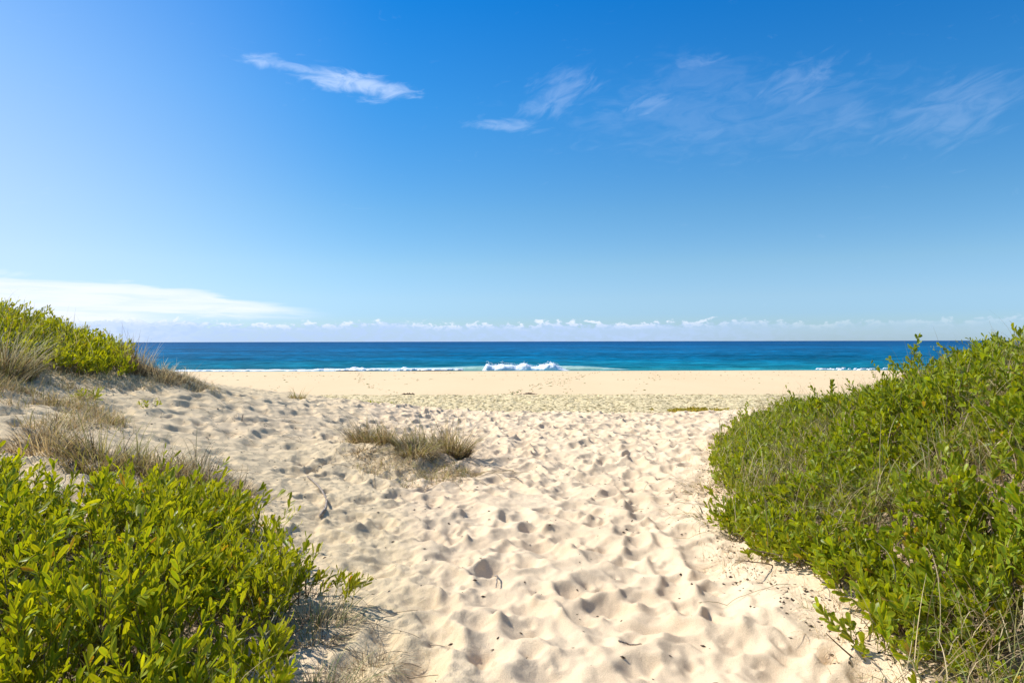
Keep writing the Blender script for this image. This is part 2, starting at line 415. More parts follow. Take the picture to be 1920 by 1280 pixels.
M_grass = plant_mat('grass_blade', (1.4, 1.3, 1.0, 1), .25, .6, .25)
M_stem = plant_mat('woody_stem', None, 0, .8, .2)

def flatmat(name, ca, cb, scale, rough=.8, spec=.2, bump=.0):
    m, t, out = newmat(name); g = t.node('ShaderNodeNewGeometry')
    n = t.noise(g.outputs['Position'], scale, 5, .65)
    b = principled(t, out, t.mix(t.mr(n, .35, .65), ca, cb), rough, spec)
    if bump:
        q = t.node('ShaderNodeBump'); q.inputs['Distance'].default_value = bump; t.put(q.inputs['Height'], n); t.l.new(q.outputs[0], b.inputs['Normal'])
    return m
M_dead = flatmat('weathered_wood', (.20, .15, .11, 1), (.42, .36, .29, 1), 60, .85, .15, .004)
M_bit = flatmat('dark_litter', (.035, .022, .015, 1), (.11, .075, .045, 1), 90, .8, .2, .001)
M_weed = flatmat('seaweed_and_track_specks', (.13, .17, .05, 1), (.26, .31, .10, 1), 4, .9, .1)
M_foam = flatmat('white_foam', (.80, .83, .85, 1), (.93, .94, .95, 1), 2.0, .8, .2, .10)

# water
M_sea, t, out = newmat('sea_water')
geo = t.node('ShaderNodeNewGeometry'); P = geo.outputs['Position']; px_, py_, pz_ = t.sep(P)
wv = t.noise(t.mapping(P, scale=(.25, 1, 1)), .035, 4, .6)
yy = t.m('ADD', py_, t.m('MULTIPLY', t.m('SUBTRACT', wv, .5), 60))
lg = t.m('LOGARITHM', t.m('MAXIMUM', yy, 100), 10.0)
f = t.mr(lg, 2.05, 3.6, smooth=False)
c = t.ramp(f, [(0.0, (.04, .28, .27)), (.025, (.006, .165, .21)), (.16, (.0015, .115, .215)), (.32, (.001, .10, .215)), (.6, (.001, .072, .18)), (1.0, (.001, .05, .145))])
# light and dark of the waves, put into the colour as streaks
dk = None
for scl, lo, hi in ((.45, .78, 1.22), (.13, .78, 1.22), (.035, .82, 1.18), (.009, .8, 1.2), (.002, .85, 1.15)):
    q_ = t.mr(t.noise(t.mapping(P, (scl*100, 0, 0), scale=(.5, 1, 1)), scl, 3, .6), .34, .66, lo, hi)
    dk = q_ if dk is None else t.m('MULTIPLY', dk, q_)
c = t.mix(1.0, c, t.comb(dk, dk, dk), 'MULTIPLY')
b = principled(t, out, c, .45, .03)
bp = t.node('ShaderNodeBump'); bp.inputs['Distance'].default_value = .5; bp.inputs['Strength'].default_value = .9
t.put(bp.inputs['Height'], t.noise(t.mapping(P, scale=(.45, 1, 1)), .7, 5, .6)); t.l.new(bp.outputs[0], b.inputs['Normal'])

M_face = flatmat('shallow_wave_water', (.28, .46, .36, 1), (.45, .60, .47, 1), .8, .25, .4, .05)

# ------------------------------------------------------------------ ground sheet
def grow(a, b, d, k, dmax=1e9):
    out = []; x = a; s = 1 if b > a else -1
    while (b-x)*s > 1e-6:
        d = min(d*k, dmax); x = x+s*d
        if (b-x)*s < d*.5: x = b
        out.append(x)
    return out
fx_ = list(np.arange(-7.6, -2.6, .024))+list(np.arange(-2.6, 3.0, ST))+list(np.arange(3.0, 6.4001, .024)); xr = grow(fx_[-1], 48, .05, 1.12, .2)+grow(48, 400, .3, 1.3); xl = grow(fx_[0], -48, .05, 1.12, .2)+grow(-48, -400, .3, 1.3)
xs = np.array(xl[::-1]+fx_+xr)
fy_ = list(np.arange(2.2, 8.0, ST))+list(np.arange(8.0, 16.6, .024)); yb = grow(2.2, -12, .03, 1.15, .5)
ys = np.array(yb[::-1]+fy_+grow(fy_[-1], 34, .05, 1.1, .4)+grow(34, 53, .2, 1.0, .2)+grow(53, 130, .3, 1.05, 1.0)+grow(130, 300, 1, 1.4))
TX, TY = np.meshgrid(xs, ys); TZ = ground(TX, TY)
def gridquads(nr, nc):
    i = np.arange((nr-1)*(nc-1)); r = i//(nc-1); c = i % (nc-1); a = r*nc+c
    return np.stack([a, a+1, a+nc+1, a+nc], 1)
rg = np.clip(lookup(rough, TX, TY)+.0, 0, 1)
rg = np.where((np.abs(TX) > 8.8) & (TY < 18), .6, rg)
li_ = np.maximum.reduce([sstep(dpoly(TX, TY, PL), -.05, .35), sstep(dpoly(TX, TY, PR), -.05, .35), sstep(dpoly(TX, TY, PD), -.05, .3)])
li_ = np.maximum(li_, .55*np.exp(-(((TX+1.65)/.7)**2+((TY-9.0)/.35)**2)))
sand = mesh_obj('sand', np.stack([TX, TY, TZ], -1).reshape(-1, 3), gridquads(*TX.shape), mat=M_sand, attrs={'rough': rg.ravel(), 'litter': li_.ravel()})
tag(sand, 'pale sand of the trodden dune path and the flat beach below it', 'sand', kind='structure')

# ------------------------------------------------------------------ sea
xs = np.array(grow(-160, -60000, 2, 1.4)[::-1]+list(np.arange(-160, 160.1, 1.0))+grow(160, 60000, 2, 1.4))
ys = np.array(list(np.arange(108, 210, .45))+grow(210, 90000, .5, 1.06))
SX, SY = np.meshgrid(xs, ys)
fade = sstep(SY, 108, 130); far = 1-sstep(SY, 700, 2500)
swell = .26*np.sin((SY+6*vn(SX, SY, .015, 2)*2)*2*math.pi/13)*fade*(vn(SX, SY, .02, 4)*1.6-.2)
chop = (fbm(SX*.45, SY, .35, 1, 3)-.5)*.6
SZ = (swell+chop*fade)*far-.02
sea = mesh_obj('sea', np.stack([SX, SY, SZ], -1).reshape(-1, 3), gridquads(*SX.shape), mat=M_sea)
tag(sea, 'blue sea turning turquoise close to the beach', 'sea', kind='structure')

# wave breaking on the shore
def wave_sheet(x0, x1, y0, hfun, n_t=26, dxx=.22, lump=0, curl=.35, seed=0, fq=1.5):
    xs = np.arange(x0, x1+.01, dxx); tt = np.linspace(0, 1, n_t)
    XX, T = np.meshgrid(xs, tt)
    H = hfun(XX)
    ang = T*math.pi
    yy = y0-np.cos(ang)*(1.5+.6*H)-curl*H*np.sin(ang)**2+.8*(vn(XX, XX*0, .12, seed)-.5)
    zz = H*np.sin(ang)**1.3-.12
    if lump:
        n = fbm(XX, T*3, fq, seed, 5, .5)-.5
        zz = zz+lump*n*np.sin(ang)*np.minimum(H*1.2, 1); yy = yy+lump*(fbm(XX, T*5+3, fq*.8, seed+2, 3)-.5)*2*np.sin(ang)
    return np.stack([XX, yy, zz], -1).reshape(-1, 3), gridquads(*XX.shape)
wave = empty('breaking_wave', (2.5, 121, 0)); tag(wave, 'small wave breaking into white foam on the shore in mid view', 'wave')
def Hf(x): return 1.12*sstep(x, -5.4, -4.3)*sstep(-x, -10.6, -6.5)*(.66+.6*vn(x, x*0, .75, 1))+.0
v, q = wave_sheet(-5.4, 10.7, 119.6, Hf, 44, .07, .42, .6, 1, 1.1); mesh_obj('foam_crest', v, q, mat=M_foam, parent=wave)
def Hg(x): return (.62*sstep(x, -33, -22)+.25*sstep(x, -14, -5))*sstep(-x, -25, -9)*(.8+.35*vn(x, x*0, .15, 2))
v, q = wave_sheet(-34, 26, 121.2, Hg, 22, .3, .10, .3, 2); mesh_obj('green_face', v, q, mat=M_face, parent=wave)
def Hs(a, b_): return lambda x: .66*sstep(x, a, a+2)*sstep(-x, -b_, -b_+2)*(.4+1.0*vn(x, x*0, .9, 3))
for k, (a, b_) in enumerate(((-31, -24.5), (-22.5, -17), (-16.5, -10.5))):
    v, q = wave_sheet(a, b_, 119.9, (lambda f, s_: (lambda x: f(x)*s_))(Hs(a, b_), (1, .9, .5)[k]), 20, .1, .5, .3, 4+k, 2.4); mesh_obj('foam_streak', v, q, mat=M_foam, parent=wave)
rq = np.random.default_rng(77); n = 260; sx = rq.uniform(-4.6, 9.6, n); sz = Hf(sx)*rq.uniform(.85, 1.22, n); sy = 119.6+rq.normal(-.3, .5, n); rad_ = rq.uniform(.02, .07, n)
oc = np.array([(1,0,0),(-1,0,0),(0,1,0),(0,-1,0),(0,0,1),(0,0,-1)], float); of = np.array([(0,2,4),(2,1,4),(1,3,4),(3,0,4),(2,0,5),(1,2,5),(3,1,5),(0,3,5)])
mesh_obj('spray', (np.c_[sx, sy, sz][:, None]+oc[None]*rad_[:, None, None]).reshape(-1, 3), tris=((np.arange(n)*6)[:, None, None]+of[None]).reshape(-1, 3), mat=M_foam, parent=wave)['kind'] = 'stuff'
def foam_patch(name, x0, x1, yc, wy, z, n, seed, size=(.5, 1.6)):
    r = np.random.default_rng(seed); V = []; T = []; k = 0
    for i in range(n):
        cx = r.uniform(x0, x1); e = min(cx-x0, x1-cx)/(x1-x0)*2; cy = yc+r.normal(0, wy*(.3+e)); a = r.uniform(*size)*1.3; b_ = a*r.uniform(.25, .5); hh = .05+.10*r.random()
        m = 14; th = np.linspace(0, 2*math.pi, m, endpoint=False); rr = 1+.3*r.normal(size=m)
        zb = max(z, float(beach(np.array([cx]), np.array([cy]))[0])) 
        ring = np.c_[cx+a*rr*np.cos(th), cy+b_*rr*np.sin(th), np.full(m, zb-.1)]
        ring2 = np.c_[cx+a*.7*rr*np.cos(th), cy+b_*.7*rr*np.sin(th), zb+hh*(.6+.6*r.random(m))]
        V += list(ring)+list(ring2)+[(cx, cy, zb+hh*1.2)]
        for j in range(m):
            j2 = (j+1) % m; T += [(k+j, k+j2, k+m+j2), (k+j, k+m+j2, k+m+j), (k+m+j, k+m+j2, k+2*m)]
        k += 2*m+1
    return mesh_obj(name, V, tris=T, mat=M_foam)
tag(foam_patch('sea_foam', -58, -29, 118.5, .5, .05, 190, 3, (.5, 1.3)), 'thin white line of foam along the water edge at left', 'foam', kind='stuff')
tag(foam_patch('sea_foam', -34, -9, 118.6, .8, .2, 150, 4, (.3, .8)), 'broken white foam left of the breaking wave', 'foam', kind='stuff')
tag(foam_patch('sea_foam', 54, 67, 121, 1.8, .03, 26, 5, (.15, .5)), 'pale foam patch on the water at far right beside the scrub', 'foam', kind='stuff')

# ------------------------------------------------------------------ plants
def norm(a): return a/np.maximum(np.linalg.norm(a, axis=-1, keepdims=True), 1e-9)
def leaves_mesh(pos, d, nrm, L, Wd, cols, obov=.5, secs=5, fold=.25, curl=.15):
    """pos base, d direction, nrm face normal: all (N,3)"""
    N = len(pos)
    if secs >= 5: tt = np.array([0, .22, .52, .80, .95, 1.0]); prof = np.array([.07, .62-.35*(obov-.5), 1-.5*(obov-.5), 1-.3*(.75-obov), .62, .2])
    else: tt = np.array([0, .35, .8, 1.0]); prof = np.array([.08, .8-.3*(obov-.5), .95, .3])
    secs = len(tt)
    side = norm(np.cross(d, nrm)); nrm = np.cross(side, d)
    V = np.zeros((N, secs, 3, 3)); E = np.zeros((N, secs, 3))
    cu = curl*(np.random.default_rng(1).normal(size=N))
    for i, tv in enumerate(tt):
        c = pos+d*(L*tv)[:, None]+nrm*(cu*L*(tv*tv))[:, None]
        wv = (Wd*prof[i]*.5)[:, None]
        V[:, i, 0] = c-side*wv+nrm*wv*fold; V[:, i, 1] = c; V[:, i, 2] = c+side*wv+nrm*wv*fold
        E[:, i, 0] = 1; E[:, i, 2] = 1; E[:, i, 1] = .66
    b = (np.arange(N)*secs*3)[:, None, None]
    q = []
    for i in range(secs-1):
        for k in (0, 1):
            a = i*3+k; q.append([a, a+1, a+4, a+3])
    Q = (b+np.array(q)[None]).reshape(-1, 4)
    C = np.repeat(cols, secs*3, axis=0)
    return V.reshape(-1, 3), Q, C, E.ravel()
def tubes_mesh(A, B, ra, rb, cols, bend=None, segs=3, sides=3):
    """many curved tubes from A to B (N,3)"""
    N = len(A); d = norm(B-A); ref = np.where(np.abs(d[:, 2:3]) > .9, np.array([[1., 0, 0]]), np.array([[0., 0, 1]]))
    u = norm(np.cross(d, ref)); v = np.cross(d, u)
    V = np.zeros((N, segs+1, sides, 3))
    for i in range(segs+1):
        tv = i/segs; c = A+(B-A)*tv
        if bend is not None: c = c+bend*(4*tv*(1-tv))
        r = (ra*(1-tv)+rb*tv)
        for k in range(sides):
            th = 2*math.pi*k/sides; V[:, i, k] = c+u*(r*math.cos(th))[:, None]+v*(r*math.sin(th))[:, None]
    q = [[i*sides+k, i*sides+(k+1) % sides, (i+1)*sides+(k+1) % sides, (i+1)*sides+k] for i in range(segs) for k in range(sides)]
    Q = ((np.arange(N)*(segs+1)*sides)[:, None, None]+np.array(q)[None]).reshape(-1, 4)
    return V.reshape(-1, 3), Q, np.repeat(cols, (segs+1)*sides, axis=0)
def shoots(bx, by, bz, ln, seed, lean=(0, 0), spread=.35, nl=13, L=.075, Wd=.02, pal=None, obov=.5, secs=5, up=.75, t0=.25, alpha=(25, 60)):
    """leafy shoots -> (leaf arrays, stem arrays)"""
    r = np.random.default_rng(seed); N = len(bx)
    base = np.c_[bx, by, bz]
    dr = norm(np.c_[r.normal(lean[0], spread, N), r.normal(lean[1], spread, N), np.full(N, up)+r.normal(0, .15, N)])
    bend = np.c_[r.normal(0, .12, N), r.normal(0, .12, N), np.zeros(N)]*ln[:, None]
    i = np.arange(nl); T = t0+(1-t0)*(i[None]+r.uniform(-.3, .3, (N, nl)))/(nl-1); T = np.clip(T, .02, 1)
    pos = base[:, None]+dr[:, None]*(ln[:, None]*T)[..., None]+bend[:, None]*(4*T*(1-T))[..., None]
    ph = r.uniform(0, 6.28, (N, 1))+i[None]*2.4+r.normal(0, .7, (N, nl))
    ref = np.array([[0.3, .9, .1]]); u = norm(np.cross(dr, ref)); v = np.cross(dr, u)
    rad = u[:, None]*np.cos(ph)[..., None]+v[:, None]*np.sin(ph)[..., None]
    al = np.radians(r.uniform(alpha[0], alpha[1], (N, nl)))*(1.1-.55*T)
    ld = norm(dr[:, None]*np.cos(al)[..., None]+rad*np.sin(al)[..., None]+np.array([0, 0, .12]))
    nn = norm(dr[:, None]-ld*np.sum(dr[:, None]*ld, -1, keepdims=True)+r.normal(0, .65, (N, nl, 3)))
    size = r.uniform(.5, 1.2, (N, nl))*np.where(T > .9, .75, 1)*r.uniform(.85, 1.15, (N, 1))
    LL = (L*size).ravel(); WW = (Wd*size*r.uniform(.8, 1.2, (N, nl))).ravel()
    g, yel, dk, brn = [np.array(c) for c in pal]
    k = r.random((N, nl, 1)); ks = r.random((N, 1, 1))
    col = g*(1-.5*k)+dk*(.5*k); yk = np.clip((T[..., None]-.55)*1.1, 0, 1)*ks*.95; col = col*(1-yk)+yel*yk
    dead = r.random((N, nl, 1)) < .018; col = np.where(dead, brn, col)
    col = col*r.uniform(.65, 1.3, (N, nl, 1))*r.uniform(.75, 1.2, (N, 1, 1))
    lv = leaves_mesh(pos.reshape(-1, 3), ld.reshape(-1, 3), nn.reshape(-1, 3), LL, WW, col.reshape(-1, 3), obov, secs)
    sb = base-np.array([0, 0, 1.0])*np.minimum(.12, ln[:, None]*.3)
    sv = tubes_mesh(base-dr*.03, base+dr*ln[:, None], np.full(N, .0024), np.full(N, .0011), np.tile(np.array([[.26, .22, .03]]), (N, 1))*r.uniform(.7, 1.2, (N, 1)), bend, 4, 3)
    return lv, sv
def add_shrub(name, label, cat, lv, sv, wood=None, group=None, kind=None, single=False):
    if single:
        V = np.concatenate([lv[0], sv[0]]); o_ = V.mean(0)
        o = mesh_obj(name, V-o_, np.concatenate([lv[1], sv[1]+len(lv[0])]), mat=M_leaf, attrs={'Col': np.concatenate([lv[2], sv[2]]), 'edge': np.concatenate([lv[3], np.zeros(len(sv[0]))])})
        o.location = [float(q) for q in o_]; return tag(o, label, cat, group, kind)
    c = lv[0].reshape(-1, 3); lo = c.min(0); hi = c.max(0); cx, cy = (lo[0]+hi[0])/2, (lo[1]+hi[1])/2
    root = empty(name, (float(cx), float(cy), g1(cx, cy))); tag(root, label, cat, group, kind)
    mesh_obj('foliage', lv[0], lv[1], mat=M_leaf, parent=root, attrs={'Col': lv[2], 'edge': lv[3]})
    v, q, cc = sv
    if wood: q = np.concatenate([q, wood[1]+len(v)]); v = np.concatenate([v, wood[0]]); cc = np.concatenate([cc, wood[2]])
    mesh_obj('stems', v, q, mat=M_stem, parent=root, attrs={'Col': cc})
    return root
def woodwork(x, y, h, seed, n):
    r = np.random.default_rng(seed); i = r.integers(0, len(x), n)
    A = np.c_[x[i], y[i], ground(x[i], y[i])-.03]; B = A+np.c_[r.normal(0, .13, n), r.normal(0, .13, n), h[i]*r.uniform(.4, .95, n)+.03]
    return tubes_mesh(A, B, np.full(n, .0055), np.full(n, .002), np.tile(np.array([[.17, .12, .08]]), (n, 1))*r.uniform(.6, 1.6, (n, 1)), r.normal(0, .03, (n, 3)), 4, 4)

GREEN_L = ((.185, .265, .010), (.55, .50, .015), (.03, .085, .008), (.30, .14, .03))
GREEN_R = ((.15, .25, .012), (.50, .50, .02), (.03, .10, .010), (.33, .20, .06))
def sample(poly, n, seed, dens=None, pad=.0):
    r = np.random.default_rng(seed); a = np.array(poly); xs = []; ys = []
    lo = a.min(0)-.3; hi = a.max(0)+.3; tot = 0
    while tot < n:
        x = r.uniform(lo[0], hi[0], 4*n); y = r.uniform(lo[1], hi[1], 4*n)
        k = dpoly(x, y, poly)+.5*(fbm(x, y, 1.7, 3, 3)-.5) > pad
        if dens is not None: k &= r.random(4*n) < dens(x, y)
        xs.append(x[k]); ys.append(y[k]); tot += k.sum()
    return np.concatenate(xs)[:n], np.concatenate(ys)[:n]

# which shrub a shoot belongs to: nearest centre, with its own reach
def split(x, y, centres):
    c = np.array([(a[0], a[1], a[2]) for a in centres]); d = np.hypot(x[:, None]-c[None, :, 0], y[:, None]-c[None, :, 1])-c[None, :, 2]
    d = d+.35*(fbm(x, y, 2.3, 6, 2)-.5)[:, None]
    return np.argmin(d, 1)

# -- foreground left: long-leaved wattle
def dl_(x, y): return np.where(y < 2.2, .5, 1.0)*np.where(x < -3.4, .6, 1)*np.clip(.1+2.0*(fbm(x, y, 2.0, 2, 3)-.25), .08, 1)
x, y = sample(PL, 4300, 31, dl_, pad=-.02)
can = (.17+.25*sstep(dpoly(x, y, PL), 0, .8))*(.15+1.0*fbm(x, y, 1.3, 4, 3)+.7*vn(x, y, 3.3, 1))
rr = np.random.default_rng(5); lev = rr.random(len(x))**.85
ln = rr.uniform(.16, .34, len(x))*np.where(rr.random(len(x)) > .93, 1.6, 1)*rr.uniform(.8, 1.1, len(x))
z = ground(x, y)+np.maximum(can*lev-.03, .01)
LC = [(-3.1, 3.0, .5, 'large spreading green wattle shrub filling the lower left corner'),
      (-1.75, 4.6, .15, 'yellow-green wattle shrub at the top right of the left clump, beside the curved dead branch'),
      (-1.3, 3.3, .1, 'green wattle shrub along the path edge at lower left, above the grey grass'),
      (-3.0, 4.6, .0, 'leafy green wattle shrub directly in front of the brown grass tussocks at left')]
part = split(x, y, LC)
for i, a in enumerate(LC):
    k = part == i
    lv, sv = shoots(x[k], y[k], z[k], ln[k], 40+i, lean=(.05, .0), nl=13, L=.073, Wd=.0205, spread=.45, pal=GREEN_L, obov=.55, secs=5)
    add_shrub('wattle_shrub', a[3], 'shrub', lv, sv, woodwork(x[k], y[k], can[k]+.1, 60+i, int(k.sum()*.25)), group='wattle shrubs in the left foreground clump')
# the sprig reaching out over the sand
rr = np.random.default_rng(8); n = 16; tq = np.linspace(0, 1, n)
x = -1.22+.27*tq+rr.normal(0, .03, n); y = 4.12-.06*tq+rr.normal(0, .05, n); z = ground(x, y)+.06+.03*rr.random(n)
lv, sv = shoots(x, y, z, rr.uniform(.10, .17, n), 71, lean=(.5, 0), nl=9, L=.06, Wd=.017, pal=((.11, .16, .015), (.32, .22, .02), (.06, .10, .012), (.36, .10, .02)), up=.6)
add_shrub('wattle_sprig', 'low red-tipped green sprig reaching over the sand from the left clump', 'sprig', lv, sv, single=True)

# -- right bank
def dr_(x, y):
    vis = np.where((y < 2.0) | (x > .80*y+1.0), .18, 1.0)
    far_ = np.where(x > 6.6, .4, 1)
    return vis*far_*np.clip(.04+2.6*(fbm(x, y, 1.9, 5, 3)-.30), .05, 1)*np.clip(.35+1.5*(vn(x, y, 4.5, 2)-.2), .2, 1)*np.where(y < 4.5, 1.25, 1)/1.3
x, y = sample(PR, 10500, 33, dr_, pad=-.0)
ds = dpoly(x, y, PR)
can = (.07+.25*sstep(ds, 0, 1.0))*(.15+1.7*fbm(x, y, 1.9, 1, 3)**1.2)
rr = np.random.default_rng(6); lev = rr.random(len(x))**.85
ln = rr.uniform(.11, .26, len(x))*np.where(rr.random(len(x)) > .94, 1.75, 1)
can = can*(.30+1.35*vn(x, y, 3.1, 6))*(1-.4*sstep(y, 7.5, 9.5))
z = ground(x, y)+np.maximum(can*lev-.02, .008)
RC = [(5.2, 6.2, .9, 'tall green scrub bush on the crest of the right bank against the sky'),
      (3.1, 4.9, .75, 'dense green bush in the middle of the right bank with dry grass through it'),
      (2.1, 4.6, .0, 'low green bush bulging onto the sand halfway down the right bank edge'),
      (2.4, 3.1, .35, 'round-leaved green bush in the lower right corner beside the path'),
      (2.35, 6.6, .2, 'green bush at the left bulge of the right bank where the path is narrow'),
      (3.9, 8.0, .5, 'olive green bush on the back slope of the right bank'),
      (4.0, 11.2, .6, 'dark green bush at the far tip of the right bank near the beach')]
part = split(x, y, RC)
for i, a in enumerate(RC):
    k = part == i
    if k.sum() < 5: continue
    lv, sv = shoots(x[k], y[k], z[k], ln[k], 80+i, lean=(-.10, .0), spread=.42, nl=13, L=.064, Wd=.0265, pal=GREEN_R, obov=.75, secs=4 if i in (0, 5, 6) else 5, alpha=(30, 72))
    add_shrub('scrub_bush', a[3], 'bush', lv, sv, woodwork(x[k], y[k], can[k]+.08, 100+i, int(k.sum()*.25)), group='bushes covering the right bank')

# -- crest of the left dune
def dd_(x, y): return .3+1.2*fbm(x, y, 1.5, 3, 2)
x, y = sample(PD, 1900, 35, dd_, pad=-.05)
ds = dpoly(x, y, PD)
can = .08+.30*sstep(-x, 6.2, 7.6)*sstep(ds, -.1, .7)+.08*fbm(x, y, 2, 2, 2)
can = can*(.6+.75*fbm(x, y, 1.6, 5, 2))
rr = np.random.default_rng(9); lev = rr.random(len(x))**.5
ln = rr.uniform(.16, .34, len(x)); z = ground(x, y)+np.maximum(can*lev-.03, .01)
DC = [(-7.6, 9.6, .9, 'big green wattle bush on top of the left dune against the sky'),
      (-5.7, 9.7, .35, 'low yellow-green wattle bush at the right end of the left dune crest')]
part = split(x, y, DC)
for i, a in enumerate(DC):
    k = part == i
    lv, sv = shoots(x[k], y[k], z[k], ln[k], 120+i, lean=(.12, 0), nl=12, L=.088, Wd=.024, pal=GREEN_L, obov=.5, secs=4)
    add_shrub('wattle_bush', a[3], 'bush', lv, sv, woodwork(x[k], y[k], can[k]+.1, 130+i, int(k.sum()*.25)), group='bushes on the left dune crest')

# ------------------------------------------------------------------ grasses
TAN = ((.52, .40, .21), (.70, .57, .34)); OLIVE = ((.27, .25, .06), (.45, .39, .12)); BROWN = ((.32, .22, .11), (.54, .41, .23)); GREY = ((.38, .35, .21), (.58, .52, .35)); GGREEN = ((.13, .17, .05), (.26, .30, .10))
THATCH = ((.10, .072, .04), (.24, .17, .09))
def blades(bx, by, h, seed, pals, width=.0035, lean=.5, droop=.5, segs=5, wind=(0, 0), out=None, zoff=-.01):
    r = np.random.default_rng(seed); N = len(bx)
    ph = r.uniform(0, 6.28, N); d = np.c_[np.cos(ph), np.sin(ph)]*np.abs(r.normal(0, lean, N))[:, None]+np.array(wind)
    if out is not None: d = d*.5+out
    bz = ground(bx, by)+zoff
    dn = norm(np.c_[d, np.zeros(N)]+1e-6); side = np.c_[-dn[:, 1], dn[:, 0], np.zeros(N)]
    k = r.random((N, 1)); side = norm(side*(.4+k)+dn*(r.random((N, 1))-.5)*1.2)
    dr = np.abs(r.normal(droop, droop*.5, N))
    V = np.zeros((N, segs+1, 2, 3)); p = np.c_[bx, by, bz]; dirv = norm(np.c_[d, np.ones(N)]); step = h/segs
    wig = r.normal(0, .10, (N, 3))
    for i in range(segs+1):
        tv = i/segs; wd = width*(1-tv**1.6)*.5+.0004
        wdv = (wd*r.uniform(.7, 1.3, N))[:, None] if i == 0 else np.full((N, 1), wd)
        V[:, i, 0] = p-side*wdv; V[:, i, 1] = p+side*wdv
        p = p+dirv*step[:, None]
        dirv = norm(dirv+np.c_[dn[:, :2]*(dr*.35)[:, None], -dr*.30]+wig*.6)
    q = [[2*i, 2*i+1, 2*i+3, 2*i+2] for i in range(segs)]
    Q = ((np.arange(N)*(segs+1)*2)[:, None, None]+np.array(q)[None]).reshape(-1, 4)
    pi = r.integers(0, len(pals), N); lo = np.array([p_[0] for p_ in pals])[pi]; hi = np.array([p_[1] for p_ in pals])[pi]
    c = (lo+(hi-lo)*r.random((N, 1)))*r.uniform(.55, 1.25, (N, 1))
    V = V.reshape(-1, 3)
    return V, Q, np.repeat(c, (segs+1)*2, axis=0)
def blades_obj(name, B, **kw):
    v, q, c = B; cx, cy, cz = v.mean(0)
    o = mesh_obj(name, v-np.array([cx, cy, cz]), q, mat=M_grass, attrs={'Col': c}); o.location = (cx, cy, cz)
    return tag(o, **kw)
def tussock(label, x, y, rad, h, n, pals, seed, lean=.45, droop=.5, width=None, squash=1.0, wind=(.05, -.02), group=None, name='grass_tussock'):
    r = np.random.default_rng(seed); n = int(n*.62) if y > 5 else n; a = r.uniform(0, 6.28, n); q = rad*np.sqrt(r.random(n))
    bx = x+q*np.cos(a); by = y+q*np.sin(a)*squash
    if width is None: width = .0045 if y < 5 else .0075
    out = np.c_[np.cos(a), np.sin(a)]*(q/rad)[:, None]*lean*1.3
    hh = h*r.uniform(.25, 1.15, n)*(.7+.6*r.random(n)**3)
    B1 = blades(bx, by, hh, seed+1, pals, width, lean, droop, out=out, wind=wind)
    m_ = int(n*.55)      # old thatch at the foot
    B2 = blades(bx[:m_]+.02, by[:m_], hh[:m_]*.55, seed+2, [THATCH], width, lean*1.4, droop*1.4, out=out[:m_], wind=wind)
    B = (np.concatenate([B1[0], B2[0]]), np.concatenate([B1[1], B2[1]+len(B1[0])]), np.concatenate([B1[2], B2[2]]))
    return blades_obj(name, B, label=label, cat='grass', group=group)
BR2 = ((.22, .15, .07), (.44, .32, .16))
G1 = 'grass tussocks on the small mound in the path'
tussock('olive and tan tussock at the left end of the mid-path mound', -1.98, 9.35, .26, .50, 800, [OLIVE, BR2, BROWN], 201, squash=.8, group=G1)
tussock('low brown tussock in the middle of the mid-path mound', -1.62, 9.0, .27, .46, 800, [BR2, OLIVE, BROWN], 203, droop=.7, group=G1)
tussock('dark dry tussock drooping over the front of the mid-path mound', -1.22, 8.6, .25, .44, 850, [BR2, OLIVE, TAN], 205, droop=.9, lean=.7, group=G1)
tussock('roundest tussock at the right end of the mid-path mound, casting a shadow', -.82, 9.15, .23, .62, 1200, [OLIVE, BR2, BROWN, TAN], 207, group=G1)
tussock('sparse greenish tussock at the back of the mid-path mound', -1.2, 9.6, .3, .60, 600, [OLIVE, BR2], 209, group=G1)
tussock('smallest straw-coloured tuft low on the front left of the mid-path mound', -1.85, 8.45, .2, .22, 260, [TAN, BR2], 221, droop=1.0, lean=.9, group=G1)
tussock('flattened brown tuft trailing off the right foot of the mid-path mound', -.62, 8.25, .24, .24, 300, [BR2, OLIVE, TAN], 223, droop=1.1, lean=1.0, group=G1)
tussock('small lone tussock on the sand ridge above the beach', *at(557, 737, 13.6)[:2], .16, .27, 260, [OLIVE, TAN], 211)
tussock('upright dry brown tussock on the left dune crest, right of the bushes', *at(252, 670, 10.2)[:2], .22, .55, 480, [BROWN, TAN], 213, lean=.25, droop=.25)
tussock('grey-tan tussock on the shoulder of the left dune, above the slope', *at(305, 690, 10.3)[:2], .3, .38, 600, [GREY, TAN, BROWN], 215, lean=.6)
tussock('brown tussock trailing down the right shoulder of the left dune', *at(345, 718, 10.6)[:2], .32, .30, 600, [BROWN, GREY], 217, lean=.8, droop=.8)
tussock('large grey-green tussock at the left frame edge on the left dune', -6.25, 8.35, .34, .80, 1500, [GREY, OLIVE, BROWN], 219, lean=.5, droop=.45)
G2 = 'brown tussocks behind the left foreground shrubs'
